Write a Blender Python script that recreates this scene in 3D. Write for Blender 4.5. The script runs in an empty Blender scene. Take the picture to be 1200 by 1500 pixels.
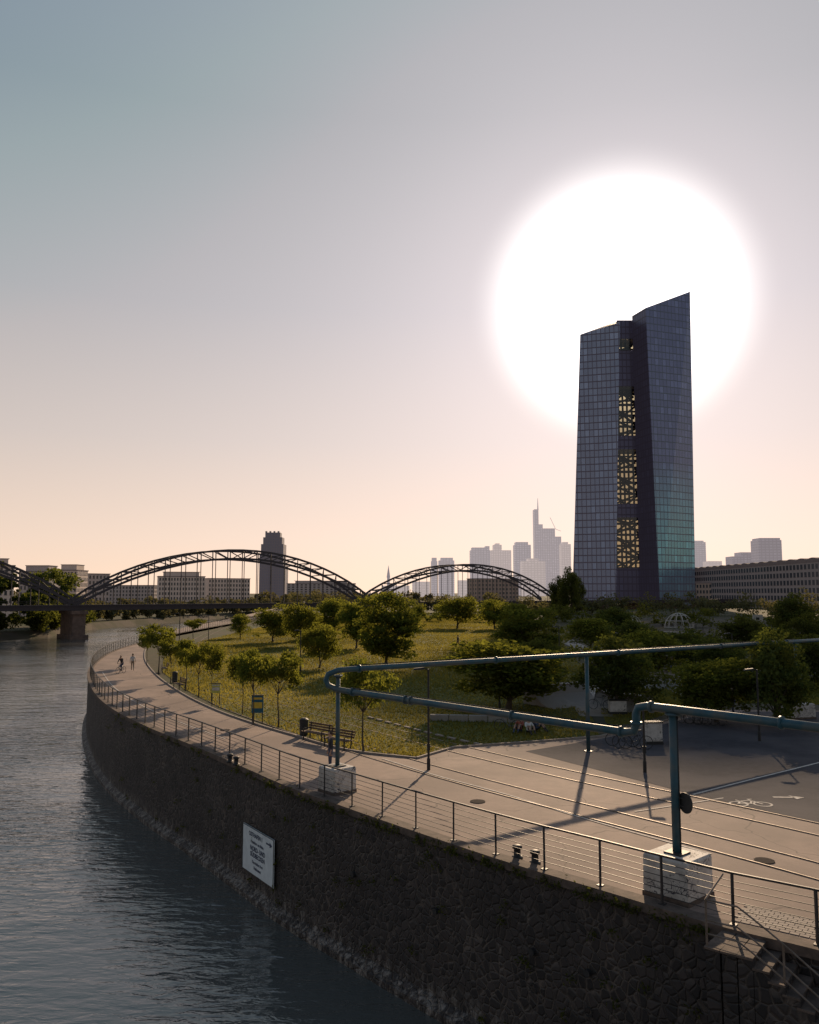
import bpy, math, random
import numpy as np
from mathutils import Vector, Matrix
random.seed(7); rng=np.random.default_rng(7)
scene=bpy.context.scene
# ---------------------------------------------------------------- survey helpers
FP=1200.0; HC=8.0; PYH=868.0; pitch=math.atan((PYH-750)/FP)
cp,sp=math.cos(pitch),math.sin(pitch)
def ray(px,py):
    x=(px-600)/FP; y=(750-py)/FP
    return Vector((x, cp-y*sp, sp+y*cp))
def G(px,py,z=0.0):
    d=ray(px,py); t=(z-HC)/d.z
    return Vector((d.x*t,d.y*t,z))
def F(px,py,Y):
    if py==0: py=PYH
    d=ray(px,py); t=Y/d.y
    return Vector((d.x*t,Y,HC+d.z*t))
def proj(P):
    x=P[0]; y=P[1]; z=P[2]-HC
    df=y*cp+z*sp; du=-y*sp+z*cp
    return 600+FP*x/df, 750-FP*du/df
WZ=-5.3
def V2(p): return Vector((p[0],p[1],0))
def catmull(pts,n=8):
    pts=[Vector(p) for p in pts]; P=[pts[0]*2-pts[1]]+pts+[pts[-1]*2-pts[-2]]
    out=[]
    for i in range(1,len(P)-2):
        a,b,c,d=P[i-1],P[i],P[i+1],P[i+2]
        for k in range(n):
            t=k/n
            out.append(0.5*((2*b)+(c-a)*t+(2*a-5*b+4*c-d)*t*t+(3*b-a-3*c+d)*t**3))
    out.append(P[-2]); return out
def resample(pts,step):
    out=[pts[0].copy()]; acc=0
    for a,b in zip(pts[:-1],pts[1:]):
        L=(b-a).length
        if L<1e-9: continue
        pos=step-acc
        while pos<=L:
            out.append(a.lerp(b,pos/L)); pos+=step
        acc=(acc+L)%step
    return out
def offset(pts,d):
    out=[]
    for i,p in enumerate(pts):
        a=pts[max(0,i-1)]; b=pts[min(len(pts)-1,i+1)]
        t=(b-a); t.z=0; t.normalize()
        out.append(p+Vector((-t.y,t.x,0))*d)
    return out
# ---------------------------------------------------------------- mesh builder
class MB:
    def __init__(s): s.v=[]; s.f=[]; s.m=[]
    def add(s,vs,fs,mi=0):
        o=len(s.v); s.v+= [tuple(v) for v in vs]
        for f in fs: s.f.append(tuple(i+o for i in f)); s.m.append(mi)
    def hexa(s,b,t,mi=0):
        n=len(b); s.add(list(b)+list(t),[tuple(range(n))[::-1],tuple(range(n,2*n))]+[(i,(i+1)%n,n+(i+1)%n,n+i) for i in range(n)],mi)
    def box(s,c,size,rz=0,mi=0):
        x,y,z=size[0]/2,size[1]/2,size[2]/2; R=Matrix.Rotation(rz,3,'Z'); c=Vector(c)
        b=[c+R@Vector(q) for q in ((-x,-y,-z),(x,-y,-z),(x,y,-z),(-x,y,-z))]
        t=[q+Vector((0,0,2*z)) for q in b]; s.hexa(b,t,mi)
    def obox(s,o,t,n,u0,u1,v0,v1,z0,z1,mi=0):
        o=Vector((o[0],o[1],0))
        if (t.cross(n)).z<0: q=[(u0,v0),(u0,v1),(u1,v1),(u1,v0)]
        else: q=[(u0,v0),(u1,v0),(u1,v1),(u0,v1)]
        b=[o+t*a+n*c+Vector((0,0,z0)) for a,c in q]; tt=[p+Vector((0,0,z1-z0)) for p in b]
        s.hexa(b,tt,mi)
    def beam(s,p,q,w,h=None,mi=0):
        p=Vector(p);q=Vector(q);h=h or w; d=(q-p)
        if d.length<1e-6: return
        d.normalize(); up=Vector((0,0,1)) if abs(d.z)<.95 else Vector((0,1,0))
        r=d.cross(up).normalized()*(w/2); u=r.cross(d).normalized()*(h/2)
        s.hexa([p-r-u,p+r-u,p+r+u,p-r+u],[q-r-u,q+r-u,q+r+u,q-r+u],mi)
    def tube(s,pts,r,n=8,mi=0,closed=False):
        pts=[Vector(p) for p in pts]; N=len(pts)
        rr=r if isinstance(r,(list,tuple)) else [r]*N
        vs=[];fs=[]; prev=None
        for i,p in enumerate(pts):
            if closed: d=pts[(i+1)%N]-pts[i-1]
            else: d=pts[min(N-1,i+1)]-pts[max(0,i-1)]
            d.normalize()
            if prev is None:
                a=d.orthogonal().normalized()
            else:
                a=(prev-d*prev.dot(d))
                a=a.normalized() if a.length>1e-6 else d.orthogonal().normalized()
            prev=a; b=d.cross(a)
            for k in range(n):
                th=2*math.pi*k/n; vs.append(p+(a*math.cos(th)+b*math.sin(th))*rr[i])
        M=N if closed else N-1
        for i in range(M):
            j=(i+1)%N
            for k in range(n):
                fs.append((i*n+k,i*n+(k+1)%n,j*n+(k+1)%n,j*n+k))
        if not closed:
            fs.append(tuple(range(n))[::-1]); fs.append(tuple((N-1)*n+k for k in range(n)))
        s.add(vs,fs,mi)
    def strip(s,pts,w,z,mi=0):
        a=offset(pts,w/2); b=offset(pts,-w/2); n=len(pts)
        s.add([(p.x,p.y,z) for p in a]+[(p.x,p.y,z) for p in b],[(i,n+i,n+i+1,i+1) for i in range(n-1)],mi)
    def ball(s,c,r,mi=0,sc=(1,1,1),nu=10,nv=7):
        vs=[];fs=[];c=Vector(c)
        for j in range(nv+1):
            ph=math.pi*j/nv
            for i in range(nu):
                th=2*math.pi*i/nu
                vs.append(c+Vector((r*sc[0]*math.sin(ph)*math.cos(th),r*sc[1]*math.sin(ph)*math.sin(th),r*sc[2]*math.cos(ph))))
        for j in range(nv):
            for i in range(nu):
                fs.append((j*nu+i,(j+1)*nu+i,(j+1)*nu+(i+1)%nu,j*nu+(i+1)%nu))
        s.add(vs,fs,mi)
    def mesh(s,name,mats,smooth=False,uv=False):
        me=bpy.data.meshes.new(name); me.from_pydata(s.v,[],s.f)
        for m in mats: me.materials.append(m)
        me.polygons.foreach_set('material_index',s.m)
        if smooth: me.polygons.foreach_set('use_smooth',[True]*len(s.f))
        if uv:
            L=me.uv_layers.new(name='UVMap').data
            for p in me.polygons:
                n=p.normal
                if abs(n.z)<.9:
                    t=Vector((0,0,1)).cross(n).normalized()
                    for li in p.loop_indices:
                        co=me.vertices[me.loops[li].vertex_index].co; L[li].uv=(co.dot(t),co.z)
                else:
                    for li in p.loop_indices:
                        co=me.vertices[me.loops[li].vertex_index].co; L[li].uv=(co.x,co.y)
        me.update(); return me
    def obj(s,name,mats,smooth=False,uv=False,loc=(0,0,0)):
        return place(name,s.mesh(name,mats,smooth,uv),loc)
def place(name,me,loc=(0,0,0),rz=0,scale=(1,1,1)):
    o=bpy.data.objects.new(name,me); scene.collection.objects.link(o)
    o.location=loc; o.rotation_euler=(0,0,rz); o.scale=scale; return o
# ---------------------------------------------------------------- materials
def newmat(name):
    m=bpy.data.materials.new(name); m.use_nodes=True; nt=m.node_tree
    b=nt.nodes['Principled BSDF']; return m,nt,b
def nd(nt,t,**k):
    n=nt.nodes.new(t)
    for a,b in k.items(): setattr(n,a,b)
    return n
def mixc(nt,fac,a,b,blend='MIX'):
    n=nd(nt,'ShaderNodeMix',data_type='RGBA',blend_type=blend)
    for i,v in ((0,fac),(6,a),(7,b)):
        if isinstance(v,(int,float)): n.inputs[i].default_value=v
        elif isinstance(v,(tuple,list)): n.inputs[i].default_value=(*v[:3],1)
        else: nt.links.new(v,n.inputs[i])
    return n.outputs[2]
def math_(nt,op,a,b=0.0,c=None):
    n=nd(nt,'ShaderNodeMath',operation=op)
    for i,v in enumerate((a,b,c)):
        if v is None: continue
        if isinstance(v,(int,float)): n.inputs[i].default_value=v
        else: nt.links.new(v,n.inputs[i])
    return n.outputs[0]
def noise(nt,vec,scale,detail=4,rough=.6,lo=.35,hi=.65):
    n=nd(nt,'ShaderNodeTexNoise'); n.inputs['Scale'].default_value=scale; n.inputs['Detail'].default_value=detail; n.inputs['Roughness'].default_value=rough
    nt.links.new(vec,n.inputs['Vector'])
    r=nd(nt,'ShaderNodeMapRange'); r.inputs[1].default_value=lo; r.inputs[2].default_value=hi
    nt.links.new(n.outputs[0],r.inputs[0]); return r.outputs[0],n.outputs[0]
def mat(name,col,col2=None,rough=.7,metal=0,scale=3,bump=0,bscale=None,col3=None,scale3=.15,haze_emit=None,spec=None):
    m,nt,b=newmat(name)
    tc=nd(nt,'ShaderNodeTexCoord').outputs['Object']
    col2=col2 or tuple(c*.8 for c in col)
    f,_=noise(nt,tc,scale); c=mixc(nt,f,col,col2)
    if col3:
        f3,_=noise(nt,tc,scale3,3,.5,.42,.6); c=mixc(nt,f3,c,col3)
    nt.links.new(c,b.inputs['Base Color'])
    b.inputs['Roughness'].default_value=rough; b.inputs['Metallic'].default_value=metal
    if spec is not None: b.inputs['Specular IOR Level'].default_value=spec
    if bump:
        _,h=noise(nt,tc,bscale or scale*4); bn=nd(nt,'ShaderNodeBump'); bn.inputs['Strength'].default_value=bump; bn.inputs['Distance'].default_value=.02
        nt.links.new(h,bn.inputs['Height']); nt.links.new(bn.outputs[0],b.inputs['Normal'])
    if haze_emit:
        b.inputs['Emission Color'].default_value=(*haze_emit,1); b.inputs['Emission Strength'].default_value=1  # even self-glow that paints aerial haze onto distant surfaces
    return m
def leafmat(name,a,bcol,tr,trf=.45,scale=.6):
    m=bpy.data.materials.new(name); m.use_nodes=True; nt=m.node_tree; nt.nodes.clear()
    out=nd(nt,'ShaderNodeOutputMaterial'); tc=nd(nt,'ShaderNodeTexCoord').outputs['Object']
    f,_=noise(nt,tc,scale,3,.6,.38,.62); c=mixc(nt,f,a,bcol)
    oi=nd(nt,'ShaderNodeObjectInfo'); h=nd(nt,'ShaderNodeHueSaturation')
    nt.links.new(math_(nt,'MULTIPLY_ADD',oi.outputs['Random'],.05,.475),h.inputs['Hue'])
    nt.links.new(math_(nt,'MULTIPLY_ADD',oi.outputs['Random'],.5,.75),h.inputs['Value']); nt.links.new(c,h.inputs['Color'])
    d=nd(nt,'ShaderNodeBsdfDiffuse'); nt.links.new(h.outputs[0],d.inputs[0])
    t=nd(nt,'ShaderNodeBsdfTranslucent'); nt.links.new(mixc(nt,f,tr,tuple(x*.55 for x in tr)),t.inputs[0])
    mx=nd(nt,'ShaderNodeMixShader'); mx.inputs[0].default_value=trf
    nt.links.new(d.outputs[0],mx.inputs[1]); nt.links.new(t.outputs[0],mx.inputs[2]); nt.links.new(mx.outputs[0],out.inputs[0]); return m
M_leaf=leafmat('leaf_green',(.045,.068,.018),(.10,.115,.028),(.36,.36,.045),.43)
M_leafd=leafmat('leaf_dark',(.04,.055,.018),(.08,.09,.03),(.24,.26,.04),.38)
M_leaffar=leafmat('leaf_far',(.08,.08,.05),(.13,.12,.065),(.24,.21,.07),.35,.12)
M_bark=mat('bark',(.10,.075,.055),(.05,.04,.03),.9,scale=8,bump=.6)
M_grassb=leafmat('grass_blades',(.14,.125,.035),(.065,.095,.025),(.38,.32,.06),.46,.07)
M_soil=mat('ground_soil',(.10,.085,.055),(.06,.06,.035),.95,scale=1.2,bump=.4,col3=(.06,.07,.03),scale3=.05,spec=.1)
M_meadow=mat('meadow_ground',(.18,.145,.042),(.09,.105,.03),.95,scale=.5,bump=.5,col3=(.07,.095,.026),scale3=.05,spec=.1)
def pavemat():
    m,nt,b=newmat('promenade_paving'); tc=nd(nt,'ShaderNodeTexCoord').outputs['Object']
    f,_=noise(nt,tc,1.5); c=mixc(nt,f,(.31,.225,.185),(.25,.185,.155))
    f,_=noise(nt,tc,.22,4,.6,.42,.6); c=mixc(nt,f,c,(.20,.148,.125))
    f,_=noise(nt,tc,.9,6,.75,.58,.70); c=mixc(nt,math_(nt,'MULTIPLY',f,.6),c,(.12,.092,.082))
    f,_=noise(nt,tc,22,2,.6,.55,.75); c=mixc(nt,math_(nt,'MULTIPLY',f,.4),c,(.12,.095,.085))
    vo=nd(nt,'ShaderNodeTexVoronoi',feature='DISTANCE_TO_EDGE'); vo.inputs['Scale'].default_value=.16
    nz=nd(nt,'ShaderNodeTexNoise'); nz.inputs['Scale'].default_value=.7; nt.links.new(tc,nz.inputs[0])
    wv=nd(nt,'ShaderNodeVectorMath',operation='MULTIPLY_ADD'); nt.links.new(nz.outputs['Color'],wv.inputs[0]); wv.inputs[1].default_value=(1.5,1.5,0); nt.links.new(tc,wv.inputs[2]); nt.links.new(wv.outputs[0],vo.inputs['Vector'])
    c=mixc(nt,math_(nt,'MULTIPLY',math_(nt,'LESS_THAN',vo.outputs['Distance'],.0035),.6),c,(.07,.055,.05))
    nt.links.new(c,b.inputs['Base Color']); b.inputs['Roughness'].default_value=.85; b.inputs['Specular IOR Level'].default_value=.3
    _,h=noise(nt,tc,35); bn=nd(nt,'ShaderNodeBump'); bn.inputs['Strength'].default_value=.35; bn.inputs['Distance'].default_value=.02
    nt.links.new(h,bn.inputs['Height']); nt.links.new(bn.outputs[0],b.inputs['Normal']); return m
M_pave=pavemat()
M_asph=mat('asphalt',(.064,.062,.074),(.047,.046,.056),.9,scale=2.5,bump=.35,bscale=60,col3=(.085,.08,.09),scale3=.3,spec=.12)
M_gravel=mat('gravel',(.13,.11,.09),(.085,.075,.06),.95,scale=5,bump=.7,bscale=30,col3=(.07,.07,.045),scale3=.1,spec=.1)
M_kerb=mat('kerb_stone',(.33,.28,.24),(.25,.21,.185),.8,scale=4,bump=.2,spec=.2)
M_coping=mat('coping_stone',(.16,.12,.10),(.085,.068,.058),.85,scale=3,bump=.4,spec=.2)
M_conc=mat('concrete',(.32,.295,.27),(.25,.23,.21),.85,scale=2,bump=.2,col3=(.27,.245,.225),scale3=.5,spec=.2)
M_white=mat('white_paint',(.66,.62,.57),(.38,.34,.31),.8,scale=6,spec=.2)
M_rail=mat('rail_steel',(.26,.21,.18),(.17,.13,.10),.6,.5,scale=5)
M_fence=mat('fence_steel',(.05,.048,.05),(.03,.028,.03),.55,.2,scale=6)
M_pipe=mat('pipe_teal_paint',(.022,.095,.135),(.016,.07,.10),.5,.0,scale=4,bump=.15,col3=(.07,.10,.11),scale3=1.6)
M_dark=mat('dark_metal',(.03,.03,.033),(.02,.02,.02),.6,.1)
M_iron=mat('cast_iron',(.06,.05,.045),(.03,.025,.025),.95,.0,scale=12,spec=.05)
M_bridge=mat('bridge_steel',(.042,.038,.042),(.028,.026,.028),.8,.0,scale=1,spec=.2,haze_emit=(.007,.006,.007))  # slight emission stands in for haze over the steel
M_pier=mat('pier_stone',(.20,.13,.10),(.12,.08,.065),.9,scale=.8,bump=.4)
M_win=mat('window_glass',(.05,.06,.07),(.09,.09,.10),.15,.0,scale=.3)
M_bA=mat('render_cream',(.50,.40,.34),(.42,.35,.30),.9,scale=.3,haze_emit=(.055,.043,.04))  # emission on this and the next two walls is painted haze
M_bB=mat('render_grey',(.34,.29,.27),(.28,.24,.23),.9,scale=.3,haze_emit=(.04,.033,.033))
M_bC=mat('brick_brown',(.24,.15,.11),(.19,.12,.09),.9,scale=.3,haze_emit=(.04,.033,.03))
M_hall=mat('hall_concrete',(.22,.19,.185),(.17,.15,.145),.9,scale=.2,haze_emit=(.03,.025,.026))  # hall walls and the roofs below also glow faintly as painted haze
M_roof=mat('roof_dark',(.11,.09,.09),(.08,.07,.07),.85,scale=.5,haze_emit=(.028,.022,.022),spec=.1)
M_wood=mat('bench_wood',(.16,.09,.05),(.10,.06,.035),.7,scale=10)
def graffiti(name,sc):
    m,nt,b=newmat(name); tc=nd(nt,'ShaderNodeTexCoord').outputs['Object']
    w=nd(nt,'ShaderNodeTexNoise'); w.inputs['Scale'].default_value=sc; w.inputs['Detail'].default_value=1.5; w.inputs['Distortion'].default_value=1.5
    nt.links.new(tc,w.inputs['Vector'])
    band=math_(nt,'ABSOLUTE',math_(nt,'SUBTRACT',w.outputs[0],.5)); k=math_(nt,'LESS_THAN',band,.022)
    f,_=noise(nt,tc,.9,2,.5,.45,.55); f2,_=noise(nt,tc,3,5,.7,.4,.7)
    c=mixc(nt,f2,(.60,.57,.54),(.40,.37,.34))
    c=mixc(nt,math_(nt,'MULTIPLY',k,f),c,(.04,.04,.06)); nt.links.new(c,b.inputs['Base Color']); b.inputs['Roughness'].default_value=.75; return m
M_graf=graffiti('painted_concrete_graffiti',3.5)
def wallmat():
    m,nt,b=newmat('basalt_masonry'); tc=nd(nt,'ShaderNodeTexCoord').outputs['Object']
    nz=nd(nt,'ShaderNodeTexNoise'); nz.inputs['Scale'].default_value=2; nt.links.new(tc,nz.inputs['Vector'])
    wv=nd(nt,'ShaderNodeVectorMath',operation='MULTIPLY_ADD'); nt.links.new(nz.outputs['Color'],wv.inputs[0]); wv.inputs[1].default_value=(.12,.12,.12); nt.links.new(tc,wv.inputs[2])
    vo=nd(nt,'ShaderNodeTexVoronoi',feature='DISTANCE_TO_EDGE'); vo.inputs['Scale'].default_value=4.0; nt.links.new(wv.outputs[0],vo.inputs['Vector'])
    vc=nd(nt,'ShaderNodeTexVoronoi'); vc.inputs['Scale'].default_value=4.0; nt.links.new(wv.outputs[0],vc.inputs['Vector'])
    sx=nd(nt,'ShaderNodeSeparateColor'); nt.links.new(vc.outputs['Color'],sx.inputs[0])
    edge=nd(nt,'ShaderNodeMapRange'); edge.inputs[1].default_value=0; edge.inputs[2].default_value=.15; nt.links.new(vo.outputs['Distance'],edge.inputs[0])
    stone=mixc(nt,sx.outputs[0],(.014,.012,.013),(.055,.044,.042))
    jn,_=noise(nt,tc,.5,4,.6,.4,.65)
    c=mixc(nt,edge.outputs[0],mixc(nt,jn,(.06,.048,.042),(.14,.11,.092)),stone)
    st,_=noise(nt,tc,.35,4,.6,.45,.65); c=mixc(nt,math_(nt,'MULTIPLY',st,.5),c,(.028,.021,.019))
    sep=nd(nt,'ShaderNodeSeparateXYZ'); nt.links.new(tc,sep.inputs[0])
    low=nd(nt,'ShaderNodeMapRange'); low.inputs[1].default_value=WZ+1.1; low.inputs[2].default_value=WZ+.3; nt.links.new(sep.outputs[2],low.inputs[0])
    mp=nd(nt,'ShaderNodeMapping'); mp.inputs['Scale'].default_value=(1,1,.35); nt.links.new(tc,mp.inputs[0])
    s2,_=noise(nt,mp.outputs[0],3.2,5,.75,.47,.62)
    c=mixc(nt,math_(nt,'MULTIPLY',math_(nt,'MULTIPLY',low.outputs[0],s2),.8),c,(.34,.30,.27))
    s3,_=noise(nt,mp.outputs[0],1.6,6,.8,.62,.70); c=mixc(nt,math_(nt,'MULTIPLY',s3,.4),c,(.26,.22,.19))
    s4,_=noise(nt,tc,4,4,.7,.70,.74); c=mixc(nt,math_(nt,'MULTIPLY',s4,.6),c,(.05,.07,.02))
    nt.links.new(c,b.inputs['Base Color']); b.inputs['Roughness'].default_value=.7
    bn=nd(nt,'ShaderNodeBump'); bn.inputs['Strength'].default_value=1; bn.inputs['Distance'].default_value=.05
    nt.links.new(edge.outputs[0],bn.inputs['Height']); nt.links.new(bn.outputs[0],b.inputs['Normal']); return m
M_wall=wallmat()
def watermat():
    m,nt,b=newmat('river_water'); tc=nd(nt,'ShaderNodeTexCoord').outputs['Object']
    b.inputs['Base Color'].default_value=(.10,.105,.10,1); b.inputs['Roughness'].default_value=.05; b.inputs['IOR'].default_value=1.9
    mp=nd(nt,'ShaderNodeMapping'); mp.inputs['Rotation'].default_value=(0,0,.25); mp.inputs['Scale'].default_value=(.5,1.25,1); nt.links.new(tc,mp.inputs[0])
    a=nd(nt,'ShaderNodeTexNoise'); a.inputs['Scale'].default_value=2.2; a.inputs['Detail'].default_value=3; a.inputs['Roughness'].default_value=.5; a.inputs['Distortion'].default_value=.4; nt.links.new(mp.outputs[0],a.inputs['Vector'])
    a2=nd(nt,'ShaderNodeTexNoise'); a2.inputs['Scale'].default_value=.45; a2.inputs['Detail'].default_value=2; nt.links.new(mp.outputs[0],a2.inputs['Vector'])
    a3=nd(nt,'ShaderNodeTexNoise'); a3.inputs['Scale'].default_value=.05; a3.inputs['Detail'].default_value=2; nt.links.new(tc,a3.inputs['Vector'])
    h=math_(nt,'ADD',a.outputs[0],math_(nt,'MULTIPLY',a2.outputs[0],1.8)); h=math_(nt,'MULTIPLY',h,math_(nt,'MULTIPLY_ADD',a3.outputs[0],2.6,-.5))
    bn=nd(nt,'ShaderNodeBump'); bn.inputs['Strength'].default_value=.5; bn.inputs['Distance'].default_value=.22
    nt.links.new(h,bn.inputs['Height']); nt.links.new(bn.outputs[0],b.inputs['Normal']); return m
M_water=watermat()
def gridmat(name,glass,line,pu,pv,lu,lv,rough=.18,metal=.6,var=.35,haze_emit=None,tint=None):
    m,nt,b=newmat(name); uv=nd(nt,'ShaderNodeUVMap').outputs[0]
    s=nd(nt,'ShaderNodeSeparateXYZ'); nt.links.new(uv,s.inputs[0])
    u=math_(nt,'DIVIDE',s.outputs[0],pu); v=math_(nt,'DIVIDE',s.outputs[1],pv)
    fu=math_(nt,'LESS_THAN',math_(nt,'FRACT',u),lu); fv=math_(nt,'LESS_THAN',math_(nt,'FRACT',v),lv)
    ln=math_(nt,'MAXIMUM',fu,fv)
    cx=nd(nt,'ShaderNodeCombineXYZ'); nt.links.new(math_(nt,'FLOOR',u),cx.inputs[0]); nt.links.new(math_(nt,'FLOOR',v),cx.inputs[1])
    wn=nd(nt,'ShaderNodeTexWhiteNoise'); nt.links.new(cx.outputs[0],wn.inputs[0])
    n2=nd(nt,'ShaderNodeTexNoise'); n2.inputs['Scale'].default_value=.12; nt.links.new(cx.outputs[0],n2.inputs['Vector'])
    fac=math_(nt,'MULTIPLY',math_(nt,'ADD',math_(nt,'POWER',wn.outputs[0],3),math_(nt,'MULTIPLY',n2.outputs[0],.5)),var)
    c=mixc(nt,fac,glass,tuple(min(1,g*2.4) for g in glass))
    if tint:
        zr=nd(nt,'ShaderNodeMapRange'); zr.inputs[1].default_value=tint[1]; zr.inputs[2].default_value=tint[2]; nt.links.new(s.outputs[1],zr.inputs[0])
        c=mixc(nt,zr.outputs[0],c,mixc(nt,fac,tint[0],tuple(min(1,g*2.2) for g in tint[0])))
    c=mixc(nt,ln,c,line); nt.links.new(c,b.inputs['Base Color'])
    b.inputs['Metallic'].default_value=metal
    r=math_(nt,'MULTIPLY_ADD',wn.outputs[0],.15,rough); nt.links.new(r,b.inputs['Roughness'])
    if haze_emit: b.inputs['Emission Color'].default_value=(*haze_emit,1); b.inputs['Emission Strength'].default_value=1  # glow added over the whole facade in place of airlight
    return m
# ---------------------------------------------------------------- camera / light / world
cam=bpy.data.cameras.new('camera'); co=bpy.data.objects.new('camera',cam); scene.collection.objects.link(co); scene.camera=co
co.location=(0,0,HC); co.rotation_euler=(math.pi/2+pitch,0,0); cam.sensor_fit='HORIZONTAL'; cam.sensor_width=36; cam.lens=36; cam.clip_end=20000; cam.clip_start=.1
sd=ray(900,420).normalized(); az=math.atan2(sd.x,sd.y); el=math.asin(sd.z)
sg=ray(906,444).normalized()
sl=bpy.data.lights.new('sun','SUN'); sl.energy=5; sl.angle=math.radians(.6); sl.color=(1,.73,.47)
so=bpy.data.objects.new('sun',sl); scene.collection.objects.link(so); so.rotation_euler=sd.to_track_quat('Z','Y').to_euler()
w=bpy.data.worlds.new('World'); scene.world=w; w.use_nodes=True; nt=w.node_tree; nt.nodes.clear()
out=nd(nt,'ShaderNodeOutputWorld'); sky=nd(nt,'ShaderNodeTexSky',sky_type='NISHITA'); sky.sun_disc=False; sky.sun_elevation=el; sky.sun_rotation=az; sky.air_density=1; sky.dust_density=.3; sky.ozone_density=1.0
mn=nd(nt,'ShaderNodeVectorMath',operation='MINIMUM'); nt.links.new(sky.outputs[0],mn.inputs[0]); mn.inputs[1].default_value=(3,3,3)
b1=nd(nt,'ShaderNodeBackground'); b1.inputs[1].default_value=.05; nt.links.new(mn.outputs[0],b1.inputs[0])
tc=nd(nt,'ShaderNodeTexCoord').outputs['Generated']; nn=nd(nt,'ShaderNodeVectorMath',operation='NORMALIZE'); nt.links.new(tc,nn.inputs[0])
sx=nd(nt,'ShaderNodeSeparateXYZ'); nt.links.new(nn.outputs[0],sx.inputs[0])
dt=nd(nt,'ShaderNodeVectorMath',operation='DOT_PRODUCT'); nt.links.new(nn.outputs[0],dt.inputs[0]); dt.inputs[1].default_value=sg
ang=math_(nt,'MULTIPLY',math_(nt,'ARCCOSINE',math_(nt,'MINIMUM',dt.outputs['Value'],.999999)),180/math.pi)
rp=nd(nt,'ShaderNodeValToRGB'); nt.links.new(sx.outputs[2],rp.inputs[0])
e=rp.color_ramp.elements; stops=[(0,(.92,.62,.40)),(.06,(.78,.57,.42)),(.18,(.50,.42,.375)),(.33,(.275,.275,.295)),(.52,(.135,.17,.195)),(1,(.10,.14,.18))]
e[0].position=0; e[0].color=(*stops[0][1],1); e[1].position=1; e[1].color=(*stops[-1][1],1)
for p_,c_ in stops[1:-1]:
    q=e.new(p_); q.color=(*c_,1)
fw=math_(nt,'MULTIPLY_ADD',dt.outputs['Value'],.36,.64)
b2=nd(nt,'ShaderNodeBackground'); nt.links.new(rp.outputs[0],b2.inputs[0]); nt.links.new(fw,b2.inputs[1])
b3=nd(nt,'ShaderNodeBackground'); b3.inputs[0].default_value=(1,.79,.79,1)
nt.links.new(math_(nt,'MULTIPLY',math_(nt,'EXPONENT',math_(nt,'DIVIDE',ang,-16.0)),.66),b3.inputs[1])
mr=nd(nt,'ShaderNodeMapRange',interpolation_type='SMOOTHERSTEP'); mr.inputs[1].default_value=10.4; mr.inputs[2].default_value=3.6; mr.inputs[3].default_value=0; mr.inputs[4].default_value=1.2; nt.links.new(ang,mr.inputs[0])
b4=nd(nt,'ShaderNodeBackground'); b4.inputs[0].default_value=(1,.95,.90,1); nt.links.new(mr.outputs[0],b4.inputs[1])
def adds(a,b):
    n=nd(nt,'ShaderNodeAddShader'); nt.links.new(a,n.inputs[0]); nt.links.new(b,n.inputs[1]); return n.outputs[0]
nt.links.new(adds(adds(b1.outputs[0],b2.outputs[0]),adds(b3.outputs[0],b4.outputs[0])),out.inputs[0])
scene.view_settings.view_transform='Standard'; scene.view_settings.look='None'; scene.view_settings.exposure=0; scene.view_settings.gamma=1
# ---------------------------------------------------------------- quay line
qpx=[(375,907),(330,915),(260,928),(200,943),(165,954),(140,969),(129,987),(137,1012),(162,1037),(215,1065),(290,1096),(350,1122),(425,1155),(500,1182),(600,1217),(750,1267),(900,1312),(1050,1358),(1200,1395),(1350,1436),(1500,1474)]
quay=catmull([G(560/1.3,885,0)]+[G(*q) for q in qpx],10)
quay=[Vector((p.x,p.y,0)) for p in quay]
def at_px(line,px,ymin=1000):
    for a,b in zip(line[:-1],line[1:]):
        pa,pb=proj(a),proj(b)
        if min(pa[1],pb[1])<ymin: continue
        if (pa[0]-px)*(pb[0]-px)<=0:
            t=(px-pa[0])/(pb[0]-pa[0]+1e-9); return a.lerp(b,t),(b-a).normalized()
    return None
land=[(p.x,p.y,0) for p in quay]+[(40,8,0),(9000,-200,0),(9000,9000,0),(-420,9000,0),(-150,1100,0)]
mb=MB(); mb.add(land,[tuple(range(len(land)))]); mb.obj('ground',[M_soil])
mb=MB(); mb.add([(-9000,-300,WZ),(9000,-300,WZ),(9000,9000,WZ),(-9000,9000,WZ)],[(0,1,2,3)]); mb.obj('river_water',[M_water])
fb=[G(-160,950,WZ),G(0,939,WZ),G(70,934,WZ),G(135,923,WZ),G(200,916,WZ),G(300,908,WZ),G(370,902,WZ),G(415,897,WZ)]
mb=MB(); ft=[(p.x-3,p.y+7,-3.2) for p in fb]
far=ft+[(-210,1100,-3.2),(-600,9000,-3.2),(-9000,9000,-3.2),(-9000,150,-3.2)]
mb.add(far,[tuple(range(len(far)))],0)
n=len(fb); mb.add([(p.x,p.y,WZ-.5) for p in fb]+ft,[(i,i+1,n+i+1,n+i) for i in range(n-1)],1)
mb.obj('riverbank',[M_soil,M_gravel])
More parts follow.
